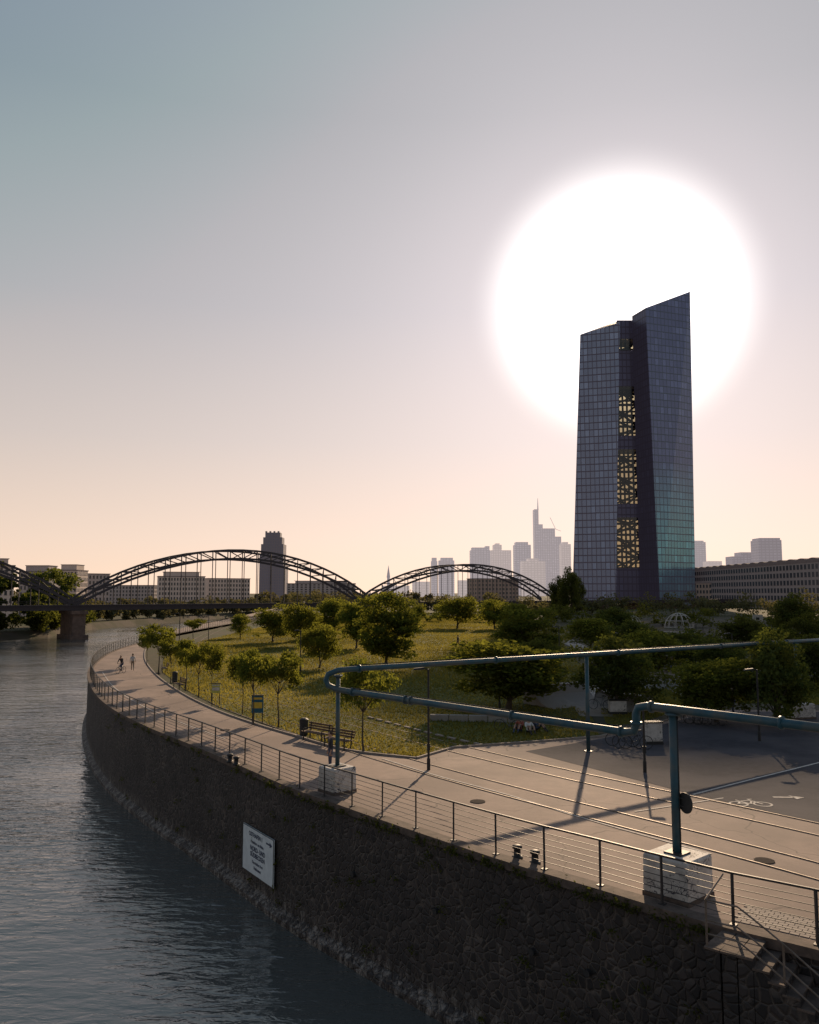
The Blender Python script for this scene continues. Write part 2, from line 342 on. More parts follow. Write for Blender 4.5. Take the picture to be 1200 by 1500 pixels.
# quay wall
mb=MB(); n=len(quay)
top=-.16
mb.add([(p.x,p.y,WZ-1.5) for p in quay]+[(p.x,p.y,top) for p in quay],[(i,i+1,n+i+1,n+i) for i in range(n-1)],0)
co_out=offset(quay,-.07); co_in=offset(quay,.40)
A=[(p.x,p.y,top) for p in co_out]; B=[(p.x,p.y,.07) for p in co_out]; C=[(p.x,p.y,.07) for p in co_in]; D=[(p.x,p.y,-.05) for p in co_in]
fs=[]
for i in range(n-1):
    for k in range(3): fs.append((k*n+i,k*n+i+1,(k+1)*n+i+1,(k+1)*n+i))
W=[(p.x,p.y,top) for p in quay]
mb.add(A+B+C+D,fs,1); mb.add(A+W,[(i,n+i,n+i+1,i+1) for i in range(n-1)],1)
toe=offset(quay,-.35); toe2=quay
mb.add([(p.x,p.y,WZ-1) for p in toe]+[(p.x,p.y,WZ+.22) for p in toe]+[(p.x,p.y,WZ+.45) for p in toe2],[(k*n+i,k*n+i+1,(k+1)*n+i+1,(k+1)*n+i) for k in range(2) for i in range(n-1)],0)
def wallpt(px,z):
    p_,t_=at_px(quay,px); return p_,t_,Vector((t_.y,-t_.x,0))
for px in (520,640,780,860):
    p_,t_,n_=wallpt(px,0); z=-2.2; mb.tube([z_+Vector((0,0,z)) for z_ in (p_-n_*.1,p_+n_*.12)],.10,10,2)
    mb.tube([p_+n_*.05+Vector((0,0,-3.2))+t_*.12*math.cos(k*.628)+Vector((0,0,.12*math.sin(k*.628))) for k in range(10)],.015,5,2,True)
mb.obj('quay_wall',[M_wall,M_coping,M_dark])
V=[]
for k in range(190):
    p_,t_,n_=wallpt(random.uniform(160,1040),0); z=random.choice([-.1,-.12,random.uniform(WZ+.4,-.3)])
    c0=np.array([p_.x+n_.x*.1,p_.y+n_.y*.1,z]); V.append(c0+rng.normal(0,.08,(22,3)))
P=np.concatenate(V)
def leafquads(C,size,jit=.5):
    n=len(C); a=rng.normal(size=(n,3)); a/=np.linalg.norm(a,axis=1)[:,None]; b=rng.normal(size=(n,3)); b-=a*(a*b).sum(1)[:,None]; b/=np.linalg.norm(b,axis=1)[:,None]
    s=size*(1-jit+2*jit*rng.random(n))[:,None]
    return np.stack([C-a*s,C-b*s*.6,C+a*s,C+b*s*.6],1).reshape(-1,3)
def leafobj(name,P,size,m):
    v=leafquads(P,size); me=bpy.data.meshes.new(name); me.from_pydata(v.tolist(),[],np.arange(len(v)).reshape(-1,4).tolist()); me.materials.append(m); return place(name,me)
leafobj('wall_weeds',P,.045,M_leafd)
# pavement
inner_px=[(415,887),(395,893),(330,908),(262,922),(222,943),(212,962),(225,985),(260,1012),(310,1038),(370,1060),(430,1078),(510,1100),(610,1112),(665,1096),(780,1088),(880,1080),(930,1068),(1040,1040),(1250,1040)]
inner=[G(*q) for q in inner_px]; innc=catmull([Vector(p) for p in inner[:13]],6)
inner_line=innc+inner[13:]
qi=[p for p in offset(quay,.39)]
poly=[(p.x,p.y,.012) for p in qi]+[(38,9,.012),(90,9,.012),(90,70,.012)]+[(p.x,p.y,.012) for p in reversed(inner_line)]
mb=MB(); mb.add(poly,[tuple(range(len(poly)))]); mb.obj('promenade_pavement',[M_pave])
# meadow
mead_px=[(300,938),(262,950),(240,965),(238,985),(270,1010),(320,1036),(375,1056),(435,1076),(512,1098),(608,1110),(663,1093),(780,1085),(878,1077),(868,1052),(822,1022),(862,988),(826,945),(850,926),(700,903),(600,901),(440,908),(370,922)]
mead=[G(*q) for q in mead_px]
mb=MB(); mb.add([(p.x,p.y,.02) for p in mead],[tuple(range(len(mead)))]); mb.obj('meadow',[M_meadow])
def inpoly(x,y,P):
    c=np.zeros(len(x),bool); j=len(P)-1
    for i in range(len(P)):
        xi,yi,xj,yj=P[i].x,P[i].y,P[j].x,P[j].y
        k=((yi>y)!=(yj>y))&(x<(xj-xi)*(y-yi)/(yj-yi+1e-12)+xi); c^=k; j=i
    return c
def blades(name,poly,N,keep,h0,h1,m,power=1.9):
    xs=[p.x for p in poly]; ys=[p.y for p in poly]
    gx=rng.uniform(min(xs),max(xs),N); gy=min(ys)+(max(ys)-min(ys))*rng.random(N)**power
    k=inpoly(gx,gy,poly); gx=gx[k][:keep]; gy=gy[k][:keep]; n=len(gx)
    patch=.5+.5*np.sin(gx*.21+2*np.sin(gy*.11))*np.sin(gy*.17+1.5*np.sin(gx*.13))
    hh=(h0+h1*patch*rng.random(n)+.06*rng.random(n)); th=rng.random(n)*6.28; wd=.020+.0005*gy
    v=np.zeros((n,3,3)); v[:,0,0]=gx-np.cos(th)*wd; v[:,0,1]=gy-np.sin(th)*wd; v[:,1,0]=gx+np.cos(th)*wd; v[:,1,1]=gy+np.sin(th)*wd
    v[:,2,0]=gx+rng.normal(0,.08,n); v[:,2,1]=gy+rng.normal(0,.08,n); v[:,2,2]=hh; v[:,:2,2]=.01
    me=bpy.data.meshes.new(name); me.from_pydata(v.reshape(-1,3).tolist(),[],np.arange(3*n).reshape(-1,3).tolist()); me.materials.append(m); place(name,me)
blades('meadow_grass',mead,480000,190000,.07,.24,M_grassb)
# asphalt plaza
plz=[G(*q) for q in [(770,1101),(880,1083),(935,1071),(1045,1043),(1260,1043),(1320,1230),(1200,1206),(1010,1163)]]
mb=MB(); mb.add([(p.x,p.y,.020) for p in plz],[tuple(range(len(plz)))]); mb.obj('plaza_asphalt',[M_asph])
mb=MB()
cpy=[G(*q) for q in [(885,1076),(870,1052),(826,1022),(866,988),(905,965),(1050,960),(1260,970),(1260,1042),(1040,1039),(930,1067)]]
mb.add([(p.x,p.y,.016) for p in cpy],[tuple(range(len(cpy)))],1)
rough2=[G(*q) for q in [(905,964),(870,930),(905,905),(1400,905),(1400,968),(1050,959)]]
mb.add([(p.x,p.y,.014) for p in rough2],[tuple(range(len(rough2)))],1)
for line,wd in (([(905,970),(860,952),(832,940),(815,928),(760,917),(690,911)],2.5),([(1260,935),(1100,930),(950,925),(860,928),(800,921)],3),([(875,1050),(860,1020),(905,985),(1000,975),(1260,990)],2.2),([(1040,1038),(1000,1012),(960,995)],2),([(600,921),(700,924),(800,929)],1.6)):
    mb.strip(catmull([G(*q) for q in line],6),wd,.028,0)
mb.obj('park_path',[M_conc,M_gravel])
for i,pp in enumerate(([(890,1064),(880,1040),(930,1000),(1020,1005),(1030,1030),(935,1060)],[(1060,1030),(1040,1000),(1250,1000),(1250,1034)],[(900,960),(880,935),(1250,940),(1250,964),(1000,955)])):
    lp=[G(*q) for q in pp]; mb=MB(); mb.add([(p.x,p.y,.022) for p in lp],[tuple(range(len(lp)))]); mb.obj('lawn',[M_meadow]); blades('lawn_grass',lp,30000,18000,.04,.12,M_grassb,1.2)
mb=MB()
for line in (inner_line[:-1],):
    for a,b in zip(line[:-1],line[1:]): mb.beam(Vector((a.x,a.y,.04)),Vector((b.x,b.y,.04)),.12,.12)
mb.obj('kerb',[M_kerb])
mb=MB()
kk=resample(catmull([G(*q) for q in [(540,1052),(600,1068),(660,1083),(720,1096)]],6),1.1)
for a,b in zip(kk[:-1],kk[1:]):
    q=a.lerp(b,.55); mb.beam(Vector((a.x,a.y,.06)),Vector((q.x,q.y,.06)),.18,.10)
mb.obj('kerb_blocks',[M_kerb])
# rail tracks
trA=catmull([G(*q) for q in [(330,918),(292,936),(285,955),(320,985),(400,1022),(500,1053),(640,1090),(800,1128),(1000,1172),(1200,1216),(1400,1262)]],10)
mb=MB()
for base in (0,-4.2,):
    for g in (.72,-.72):
        L=offset(trA,base+g)
        for a,b in zip(L[:-1],L[1:]):
            if base and a.y>62: continue
            mb.beam(Vector((a.x,a.y,.028)),Vector((b.x,b.y,.028)),.05,.03,0)
        mb.strip([p for p in offset(L,.07) if not(base and p.y>62)],.07,.024,1)
mb.obj('railway_track',[M_rail,M_iron])
# painted markings
mb=MB()
mb.strip(catmull([G(*q) for q in [(560,1112),(640,1137),(740,1164),(860,1201),(1042,1252)]],6),.09,.030)
mb.strip([G(1015,1165),G(1100,1143),G(1220,1113)],.12,.030)
mb.strip([G(930,1190),G(1060,1170)],.08,.030)
mb.strip(catmull([G(*q) for q in [(150,985),(165,1005),(200,1030),(260,1057),(330,1083)]],6),.08,.030)
c=G(1100,1179); ex=Vector((1,-.05,0)); ey=Vector((-.15,1,0))
def L2(a,b): return c+ex*a+ey*b
def ring(cc,r,wd=.08,n=20):
    pts=[cc+Vector((math.cos(t*2*math.pi/n)*r,math.sin(t*2*math.pi/n)*r,0)) for t in range(n+1)]; mb.strip(pts,wd,.031)
ring(L2(-.45,0),.32); ring(L2(.45,0),.32)
for a,b in (((-.45,0),(-.15,.45)),((-.15,.45),(.3,.5)),((.3,.5),(.45,0)),((-.45,0),(0,.0)),((0,0),(.3,.5)),((-.25,.6),(0,.0)),((.3,.5),(.28,.75)),((.28,.75),(.45,.75))): mb.strip([L2(*a),L2(*b)],.08,.032)
c=G(1148,1169)
mb.strip([L2(-.4,0),L2(.4,0)],.16,.031); mb.add([(L2(.35,-.28)+Vector((0,0,.031))),(L2(.8,0)+Vector((0,0,.031))),(L2(.35,.28)+Vector((0,0,.031)))],[(0,1,2)])
mb.obj('road_marking',[M_white])
mb=MB()
for q in ((215,968),(330,1070),(700,1175),(1120,1262)):
    g=G(*q); mb.add([(g.x+.3*math.cos(i*.5236),g.y+.3*math.sin(i*.5236),.034) for i in range(12)],[tuple(range(12))])
mb.obj('manhole_cover',[M_iron])
mb=MB(); o_,t_,n_=wallpt(1160,0)
for i in range(26):
    for j in range(9):
        mb.obox(o_,t_,-n_,-1.5+i*.22+(j%2)*.1,-1.5+i*.22+.20+(j%2)*.1,.62+j*.14,.62+j*.14+.125,.01,.03)
mb.obj('block_paving',[M_kerb])
# ---------------------------------------------------------------- fence
fl=resample(offset(quay,.22),1.85)
b1p=G(494,1160); b2p=G(994,1312)
def railing(name,pts):
    mb=MB()
    for i,p in enumerate(pts):
        a=pts[max(0,i-1)]; b=pts[min(len(pts)-1,i+1)]; t=(b-a).normalized(); r=math.atan2(t.y,t.x)
        lean=random.uniform(-.012,.012); q=p+t*lean
        mb.beam((p.x,p.y,.06),(q.x,q.y,1.27),.05,.085)
        mb.box((p.x,p.y,.08),(.16,.16,.02),r)
    for z,wd in ((1.27,.05),(1.08,.016),(.92,.016),(.76,.016),(.60,.016),(.44,.016),(.28,.016)):
        for a,b in zip(pts[:-1],pts[1:]): mb.beam(a+Vector((0,0,z)),b+Vector((0,0,z)),wd,wd)
    mb.obj(name,[M_fence])
segs=[];cur=[]
for p in fl:
    if (V2(p)-V2(b1p)).length<.85 or (V2(p)-V2(b2p)).length<.95:
        if cur: segs.append(cur); cur=[]
    else: cur.append(p)
segs.append(cur)
for s in segs:
    if len(s)>1: railing('quay_fence',s)
def bollard(px,py):
    g=G(px,py); mb=MB()
    mb.tube([(0,0,0),(0,0,.06),(0,0,.07),(0,0,.28),(0,0,.30),(0,0,.37),(0,0,.40)],[.17,.17,.11,.10,.15,.15,.07],14)
    mb.obj('mooring_bollard',[M_dark],True,loc=(g.x,g.y,.01))
for q in ((758,1258),(784,1266),(337,1117),(346,1121)): bollard(*q)
# ---------------------------------------------------------------- pipes
zu=4.85; zl=4.05
A_=Vector((b1p.x,b1p.y,0)); C_=Vector((b2p.x,b2p.y,0)); B_=G(1170,1052)
dAB=(B_-A_).normalized(); dAC=(C_-A_).normalized()
def z_(p,z): return Vector((p.x,p.y,z))
R=.115
mb=MB()
ext=-(dAB+dAC).normalized()
pts=[z_(B_+dAB*14,zu),z_(B_,zu),z_(A_+dAB*10,zu),z_(A_+dAB*.6,zu)]
pts+=[z_(A_+dAB*.15+ext*.15,zu-.03),z_(A_+ext*.42,zu-.18),z_(A_+ext*.5,(zu+zl)/2),z_(A_+ext*.42,zl+.18),z_(A_+ext*.15+dAC*.15,zl+.03),z_(A_+dAC*.6,zl)]
S=C_-dAC*1.15
dR=(F(1200,1058,19.6)-F(985,1043,C_.y)); dR.z=0; dR.normalize()
pts+=[z_(S-dAC*5,zl),z_(S-dAC*.35,zl),z_(S-dAC*.08,zl+.06),z_(S,zl+.28),z_(S,zl+.55),z_(S+dAC*.08,zu-.06),z_(S+dAC*.35,zu),z_(C_,zu),z_(C_+dR*9,zu-.02)]
mb.tube(pts,R,14,0)
def flange(p,d,r=.165,l=.08): mb.tube([p-d*l/2,p+d*l/2],r,14,0)
for t in (1.0,8.5,17,26,33): flange(z_(A_+dAB*t,zu),dAB)
for t in (1.0,4.2,4.5): flange(z_(A_+dAC*t,zl),dAC)
flange(z_(A_+dAC*((C_-A_).length*.62),zl),dAC); flange(z_(S-dAC*.5,zl),dAC); flange(z_(S,zl+.30),Vector((0,0,1))); flange(z_(S+dAC*.5,zu),dAC); flange(z_(C_+dR*3,zu),dR)
mb.tube([z_(B_,zu+.15),z_(A_+dAB*.6,zu+.15)],.02,6,1)
mb.tube([z_(A_+dAC*.8,zl+.15),z_(S-dAC*.6,zl+.15)],.02,6,1)
def post(p,z,r):
    mb.tube([z_(p,.6),z_(p,z-.1)],r,14,0); mb.tube([z_(p,1.0),z_(p,1.06)],r*2,14,0)
    mb.box((p.x,p.y,z-.14),(.34,.34,.05))
post(A_,zu-.1,.09); post(C_,zu,.115); post(B_,zu,.085)
pm=A_+dAB*14.6
mb.tube([z_(pm,0),z_(pm,zu-.1)],.10,12,0); mb.tube([z_(pm,0),z_(pm,.05)],.22,12,0)
mb.beam(z_(C_+dR*.12,zu-.15),z_(C_+dR*.12,1.0),.03,.03,1)
o=mb.obj('pipe_bridge',[M_pipe,M_dark])
for p in o.data.polygons: p.use_smooth=len(p.vertices)==4
def pbase(p,w_,d_,h,rz,zb=0.0):
    mb=MB(); x,y=w_/2,d_/2
    def rect(s,z): return [(-x*s,-y*s,z),(x*s,-y*s,z),(x*s,y*s,z),(-x*s,y*s,z)]
    mb.hexa(rect(1.0,zb),rect(1.0,.12),1); mb.hexa(rect(.97,.12),rect(.95,h-.06),0); mb.hexa(rect(.95,h-.06),rect(.90,h),0)
    mb.box((0,0,h+.02),(.5,.5,.04),0,2)
    o=mb.obj('pipe_support_base',[M_graf,M_coping,M_dark],loc=(p.x,p.y,.012)); o.rotation_euler=(0,0,rz)
pbase(A_,1.15,1.1,1.0,math.atan2(dAC.y,dAC.x)); pbase(C_,1.35,1.3,1.08,math.atan2(dAC.y,dAC.x),-.9); pbase(B_,1.7,1.2,.95,.2)
p=C_+dR*.30; mb=MB(); zc=8-C_.y*(1163-PYH)/FP
nrm=Vector((.93,.36,0)); mb.tube([z_(p,zc)-nrm*.015,z_(p,zc)+nrm*.015],.27,24,0); mb.beam(z_(C_,zc+.1),z_(p,zc+.1),.03,.03,1); mb.beam(z_(C_,zc-.1),z_(p,zc-.1),.03,.03,1)
mb.obj('traffic_sign',[M_dark,M_dark])
# ---------------------------------------------------------------- sign on wall
pa,_=at_px(quay,362); pb,_=at_px(quay,407)
t=(pb-pa); wd=t.length; t.normalize(); nrm=Vector((t.y,-t.x,0))
if nrm.dot(Vector((0,-1,0)))<0: nrm=-nrm
mid=(pa+pb)/2; Y=pa.y
zt=8-pa.y*(1192-PYH)/FP; zb=zt-1.95
par=bpy.data.objects.new('harbour_sign',None); scene.collection.objects.link(par)
mb=MB(); M_signw=mat('sign_white',(.74,.79,.82),(.62,.67,.70),.4,scale=3); M_signd=mat('sign_lettering',(.02,.04,.10),None,.5)
mb.obox(mid,t,nrm,-wd/2,wd/2,.10,.14,zb,zt,0)
for u in (-wd*.3,wd*.3): mb.obox(mid,t,nrm,u-.03,u+.03,.0,.098,zb+.1,zt-.1,1)
fr=.025
mb.obox(mid,t,nrm,-wd/2,wd/2,.143,.155,zt-fr,zt,1); mb.obox(mid,t,nrm,-wd/2,wd/2,.143,.155,zb,zb+fr,1)
mb.obox(mid,t,nrm,-wd/2,-wd/2+fr,.143,.155,zb+fr,zt-fr,1); mb.obox(mid,t,nrm,wd/2-fr,wd/2,.143,.155,zb+fr,zt-fr,1)
o=mb.obj('board',[M_signw,M_dark]); o.parent=par
def text(s,u,z,size,off=.008):
    cu=bpy.data.curves.new('lettering','FONT'); cu.body=s; cu.size=size; cu.align_x='CENTER'; cu.extrude=.002; cu.offset=off; cu.materials.append(M_signd)
    o=bpy.data.objects.new('lettering',cu); scene.collection.objects.link(o); pos=mid+t*u+nrm*.147+Vector((0,0,z))
    o.matrix_world=Matrix(((t.x,0,nrm.x,pos.x),(t.y,0,nrm.y,pos.y),(0,1,0,pos.z),(0,0,0,1))); o.parent=par
text('OSTHAFEN 1',-.22,zt-.36,.25); text('Frankfurt am Main',-.05,zt-.64,.18,.003); text('NORD- UND',0,zt-.94,.27); text('SÜDBECKEN',0,zt-1.20,.27); text('Durchfahrt frei',0,zt-1.47,.18,.003); text('Hafenamt',0,zt-1.70,.19,.003)
mb=MB(); mb.obox(mid,t,nrm,wd*.27,wd*.38,.143,.150,zt-.33,zt-.26,0)
q=[mid+t*(wd*.38)+nrm*.150+Vector((0,0,zt-.18)),mid+t*(wd*.38)+nrm*.150+Vector((0,0,zt-.41)),mid+t*(wd*.46)+nrm*.150+Vector((0,0,zt-.295))]
mb.add(q,[(0,1,2)]); o=mb.obj('arrow',[M_signd]); o.parent=par
# ---------------------------------------------------------------- quay stairs at right
p0,_=at_px(quay,1062); i0=min(range(len(quay)),key=lambda i:(quay[i]-p0).length)
rest=[p0]+quay[i0+1:]
st=resample(rest,.32)[:26]
mb=MB(); out1=[]
for i in range(len(st)-1):
    a,b=st[i],st[i+1]; tt=(b-a).normalized(); nn_=Vector((tt.y,-tt.x,0))
    zt_=-.05 if i<3 else -.05-.19*(i-2)
    mb.obox(a,tt,nn_,0,(b-a).length,.005,1.25,WZ-1,zt_,0)
    mb.obox(a,tt,nn_,-.03,(b-a).length,.02,1.27,zt_+.003,zt_+.05,1)
    out1.append(a+nn_*1.15+Vector((0,0,zt_)))
mb.obj('quay_stairs',[M_wall,M_coping])
mb=MB()
for h in (1.05,.6,.3): mb.tube([p+Vector((0,0,h)) for p in out1],.022,6)
for i in range(0,len(out1),5): mb.tube([out1[i],out1[i]+Vector((0,0,1.05))],.025,6)
mb.tube([out1[0]+Vector((0,0,1.05)),p0+Vector((0,0,1.27))],.022,6)
mb.obj('stair_handrail',[M_rail])
# ---------------------------------------------------------------- trees
def crown(cx,cy,zc,rx,ry,rz,K,N,rad=.28,lump=1.0):
    d=rng.normal(size=(K,3)); d/=np.linalg.norm(d,axis=1)[:,None]
    ph=rng.random(4)*6.28; az_=np.arctan2(d[:,1],d[:,0]); wob=1+.22*lump*(np.sin(2*az_+ph[0])*.6+np.sin(3*az_+ph[1]+2*d[:,2])*.6)
    r=((.30+.78*rng.random(K)**.55)*wob)[:,None]
    cl=d*r*np.array([rx,ry,rz])*.84+np.array([cx,cy,zc]); cr=rad*(.3+1.15*rng.random(K)**1.3)*min(rx,rz)
    wgt=cr**2; wgt/=wgt.sum(); i=rng.choice(K,N,p=wgt)
    o=rng.normal(size=(N,3)); o/=np.linalg.norm(o,axis=1)[:,None]; o*=(rng.random(N)**.5*1.08)[:,None]*cr[i][:,None]*np.array([1.2,1.2,.75])
    return cl[i]+o,cl
def tree_mesh(name,h,w,cb,N,leaf,K,lm,trunk=.02,rad=.32):
    mb=MB(); P,cl=crown(0,0,(cb+h)/2,w/2,w/2,(h-cb)/2,K,N,rad)
    r=trunk*h; top=cb+(h-cb)*.65
    tp=[Vector((random.uniform(-.02,.02)*h*(i>0),random.uniform(-.02,.02)*h*(i>0),top*i/6)) for i in range(7)]
    mb.tube(tp,[r*1.35]+[r*(1-.12*i) for i in range(1,7)],8,0)
    for c_ in cl[np.argsort(-np.linalg.norm(cl[:,:2],axis=1))][:14]:
        s0=tp[random.choice([3,4,5])] if cb>.15*h else tp[random.choice([1,2,3,4])]; c_=Vector(c_); m_=s0.lerp(c_,.5)+Vector((0,0,.04*h)); mb.tube([s0,m_,c_],[r*.45,r*.28,r*.1],5,0)
    v=leafquads(P,leaf); o=len(mb.v); mb.v+=v.tolist(); nq=len(P)
    mb.f+=(np.arange(nq*4).reshape(-1,4)+o).tolist(); mb.m+=[1]*nq
    return mb.mesh(name,[M_bark,lm]),h,w
young=[tree_mesh('plane_tree',6,4.2,2.9,3800,.11,28,M_leaf,.012,.42) for _ in range(4)]
roundt=[tree_mesh('park_tree',7,6,.9,8500,.14,60,M_leaf,.02,.31) for _ in range(4)]
tallt=[tree_mesh('park_tree',8,5.5,.2,12500,.14,85,M_leaf,.018,.31) for _ in range(3)]
darkt=[tree_mesh('park_tree',7,6.2,.5,9500,.14,65,M_leafd,.02,.30) for _ in range(3)]
def tree(kind,px,pyb,pyt,wpx,name):
    me,h,w_=random.choice(kind); g=G(px,pyb); D=g.y
    place(name,me,(g.x,g.y,0),random.random()*6.28,(wpx*D/FP/w_,wpx*D/FP/w_,(pyb-pyt)*D/FP/h))
for q in [(232,988,912,54),(283,938,905,32),(250,1000,932,38),(272,1012,937,44),(291,1022,942,42),(310,1028,945,42),(355,1047,952,44),(371,1062,949,54),(408,1066,952,72),(533,1103,966,82),(215,975,925,28)]: tree(young,*q,'plane_tree')
for q in [(400,941,889,62),(440,946,884,56),(490,934,877,62),(468,979,916,56),(670,921,874,60),(725,922,872,50),(865,952,906,80),(960,1003,925,96),(352,935,900,34),(760,935,884,46),(610,925,882,34)]: tree(roundt,*q,'park_tree')
for q in [(522,950,872,50),(566,980,872,96),(745,1040,924,156),(775,978,890,94),(1050,1058,952,112)]: tree(tallt,*q,'park_tree')
for q in [(905,1044,926,116),(835,905,838,34),(820,903,842,30),(1140,1062,938,110),(1165,940,876,66),(1010,985,922,80),(1090,950,903,70),(900,930,888,56),(1195,1010,928,80),(790,1000,933,66),(845,900,845,26),(1060,1000,935,70),(930,965,905,64),(1130,975,915,70),(1180,965,905,60)]: tree(darkt,*q,'park_tree')
def mass(name,line,hmin,hmax,wd,step,leaf,per,m,z0=0):
    pts=resample(catmull([Vector((p.x,p.y,z0)) for p in line],6),step); V=[]
    for p in pts:
        h=random.uniform(hmin,hmax); r=random.uniform(.7,1.5)*step*.9
        P,_=crown(p.x+random.uniform(-1,1)*wd,p.y+random.uniform(-1,1)*wd,z0+h*.5,r,r,h*.5,12,per,.5); V.append(P)
    leafobj(name,np.concatenate(V),leaf,m)
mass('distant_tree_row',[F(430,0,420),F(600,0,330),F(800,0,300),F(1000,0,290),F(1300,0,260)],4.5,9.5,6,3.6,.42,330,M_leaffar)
mass('distant_tree_row',[F(640,0,230),F(800,0,225),F(1000,0,190),F(1300,0,170)],2.0,6,5,3.6,.30,260,M_leafd)
mass('shrub_row',[F(850,0,150),F(1000,0,125),F(1100,0,110),F(1300,0,105)],1.2,3.6,5,3.2,.2,260,M_leafd)
mass('shrub_row',[F(880,0,80),F(960,0,76),F(1100,0,72),F(1300,0,70)],.6,1.8,3,2.6,.12,220,M_leafd)
mass('riverbank_trees',[F(-160,0,238),F(-60,0,240),F(0,0,246),F(60,0,258),F(100,0,284)],15,21,2,3.6,.5,1300,M_leafd,-3.2)
mass('riverbank_trees',[F(-160,0,232),F(-60,0,234),F(0,0,238),F(60,0,249),F(100,0,277),F(135,0,310)],4,9,2,2.6,.4,500,M_leafd,-3.2)
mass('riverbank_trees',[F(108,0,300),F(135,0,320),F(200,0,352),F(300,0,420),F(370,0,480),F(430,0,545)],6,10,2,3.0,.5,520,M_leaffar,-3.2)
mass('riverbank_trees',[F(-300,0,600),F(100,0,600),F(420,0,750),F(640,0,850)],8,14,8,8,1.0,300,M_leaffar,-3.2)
# ---------------------------------------------------------------- steel arch bridge
P0=F(113,0,238); P1=F(545,0,301); P2=F(815,0,364)
for P in (P0,P1,P2): P.z=0
Pm=P0-(P1-P0)
dl=(P2-P0).normalized(); nr=Vector((-dl.y,dl.x,0)); ZD=4.3
mb=MB()
def span(a,b,rise,sag,NP):
    for s in (0,9):
        o=nr*s; up=[];lo=[]
        for i in range(NP+1):
            t=i/NP; q=4*t*(1-t); base=a.lerp(b,t)+o
            up.append(base+Vector((0,0,ZD+1.0+(rise-1.0)*q**.9))); lo.append(base+Vector((0,0,ZD+.2+(rise-sag)*q)))
        for i in range(NP):
            mb.beam(up[i],up[i+1],.6,.6); mb.beam(lo[i],lo[i+1],.65,.65)
            if i<NP/2: mb.beam(up[i],lo[i+1],.28)
            else: mb.beam(lo[i],up[i+1],.28)
            if i: mb.beam(up[i],lo[i],.3); mb.beam(lo[i],Vector((lo[i].x,lo[i].y,ZD)),.22)
        if s==0: U=up
        else:
            for i in range(1,NP):
                mb.beam(U[i],up[i],.3)
                if i<NP-1: mb.beam(U[i],up[i+1],.18)
ri1=F(320,806,(P0.y+P1.y)/2).z-ZD; ri2=F(680,827,(P1.y+P2.y)/2).z-ZD
span(P0,P1,ri1,3.0,20); span(P1,P2,ri2,2.6,18); span(Pm,P0,ri1,3.0,20)
P3=P2+dl*150
for s in (0,9): mb.beam(z_(Pm,ZD-.7)+nr*s,z_(P3,ZD-.7)+nr*s,.5,1.5)
mb.beam(z_(Pm,ZD-.3)+nr*4.5,z_(P3,ZD-.3)+nr*4.5,8.4,.4)
mb.beam(z_(Pm,ZD+.1)-nr*1.3,z_(P3,ZD+.1)-nr*1.3,2.0,.2)
for z in (1.3,.8): mb.beam(z_(Pm,ZD+z)-nr*2.2,z_(P3,ZD+z)-nr*2.2,.08)
Lt=(P3-Pm).length; k=0
while k<Lt: mb.beam(z_(Pm+dl*k,ZD)-nr*2.2,z_(Pm+dl*k,ZD+1.3)-nr*2.2,.08); k+=2.5
def pier(p,z0,w_,l,z1=ZD-1.5):
    mb.obox(p-nr*2,dl,nr,-w_/2,w_/2,-1.0,l,z0,z1-1.001,1); mb.obox(p-nr*2,dl,nr,-w_/2-.5,w_/2+.5,-1.6,l+.6,z1-1,z1,1); mb.obox(p-nr*2,dl,nr,-w_/2-.7,w_/2+.7,-1.8,l+.8,z0,z0+2.2,1)
pier(P0,WZ-1,3.6,11); pier(P1,-.5,4,14); pier(P2,-.5,5,14)
for k in (30,60,90,120,148): pier(P2+dl*k,-.5,2,11)
mb.obj('steel_arch_bridge',[M_bridge,M_pier])
# ---------------------------------------------------------------- glass skyscraper
haze_glow=(.018,.015,.022)  # haze in front of the tower, painted in as facade emission
M_gl=gridmat('curtain_wall_slate',(.14,.18,.26),(.04,.04,.055),2.7,4.3,.16,.16,.2,.5,.5,haze_glow)
M_gr=gridmat('curtain_wall_teal',(.10,.28,.32),(.03,.06,.075),2.7,4.3,.14,.14,.18,.5,.6,haze_glow,((.075,.10,.18),36,88))
M_gd=gridmat('curtain_wall_dark',(.045,.05,.085),(.02,.02,.03),2.7,4.3,.2,.2,.3,.85,.6,(.012,.010,.015))  # dark panels get a weaker haze emission of their own
M_truss=mat('atrium_steel',(.07,.055,.035),(.04,.035,.025),.8,.0,spec=.1)
m=bpy.data.materials.new('atrium_glass'); m.use_nodes=True; n_=m.node_tree; n_.nodes.clear(); oo=nd(n_,'ShaderNodeOutputMaterial'); tr=nd(n_,'ShaderNodeBsdfTransparent'); tr.inputs[0].default_value=(.33,.28,.17,1); gg=nd(n_,'ShaderNodeBsdfGlossy'); gg.inputs[0].default_value=(.5,.55,.6,1); gg.inputs[1].default_value=.15; ms=nd(n_,'ShaderNodeMixShader'); ms.inputs[0].default_value=.12
n_.links.new(tr.outputs[0],ms.inputs[1]); n_.links.new(gg.outputs[0],ms.inputs[2]); n_.links.new(ms.outputs[0],oo.inputs[0]); M_ag=m
mb=MB()
def solid(bot,top,mis,mroof=4):
    n=len(bot); B=[Vector(F(px,880,Y)) for px,Y in bot]
    for b in B: b.z=-1
    T=[F(px,py,Y) for px,py,Y in top]
    for i in range(n):
        j=(i+1)%n; mb.add([B[i],B[j],T[j],T[i]],[(0,1,2,3)],mis[i])
    mb.add(T,[tuple(range(n))],mroof)
solid([(838,502),(902,492),(900,512),(896,530),(845,530)],[(850,490,499),(908,472,492),(907,470,512),(900,472,530),(853,489,530)],[0,2,2,2,2])
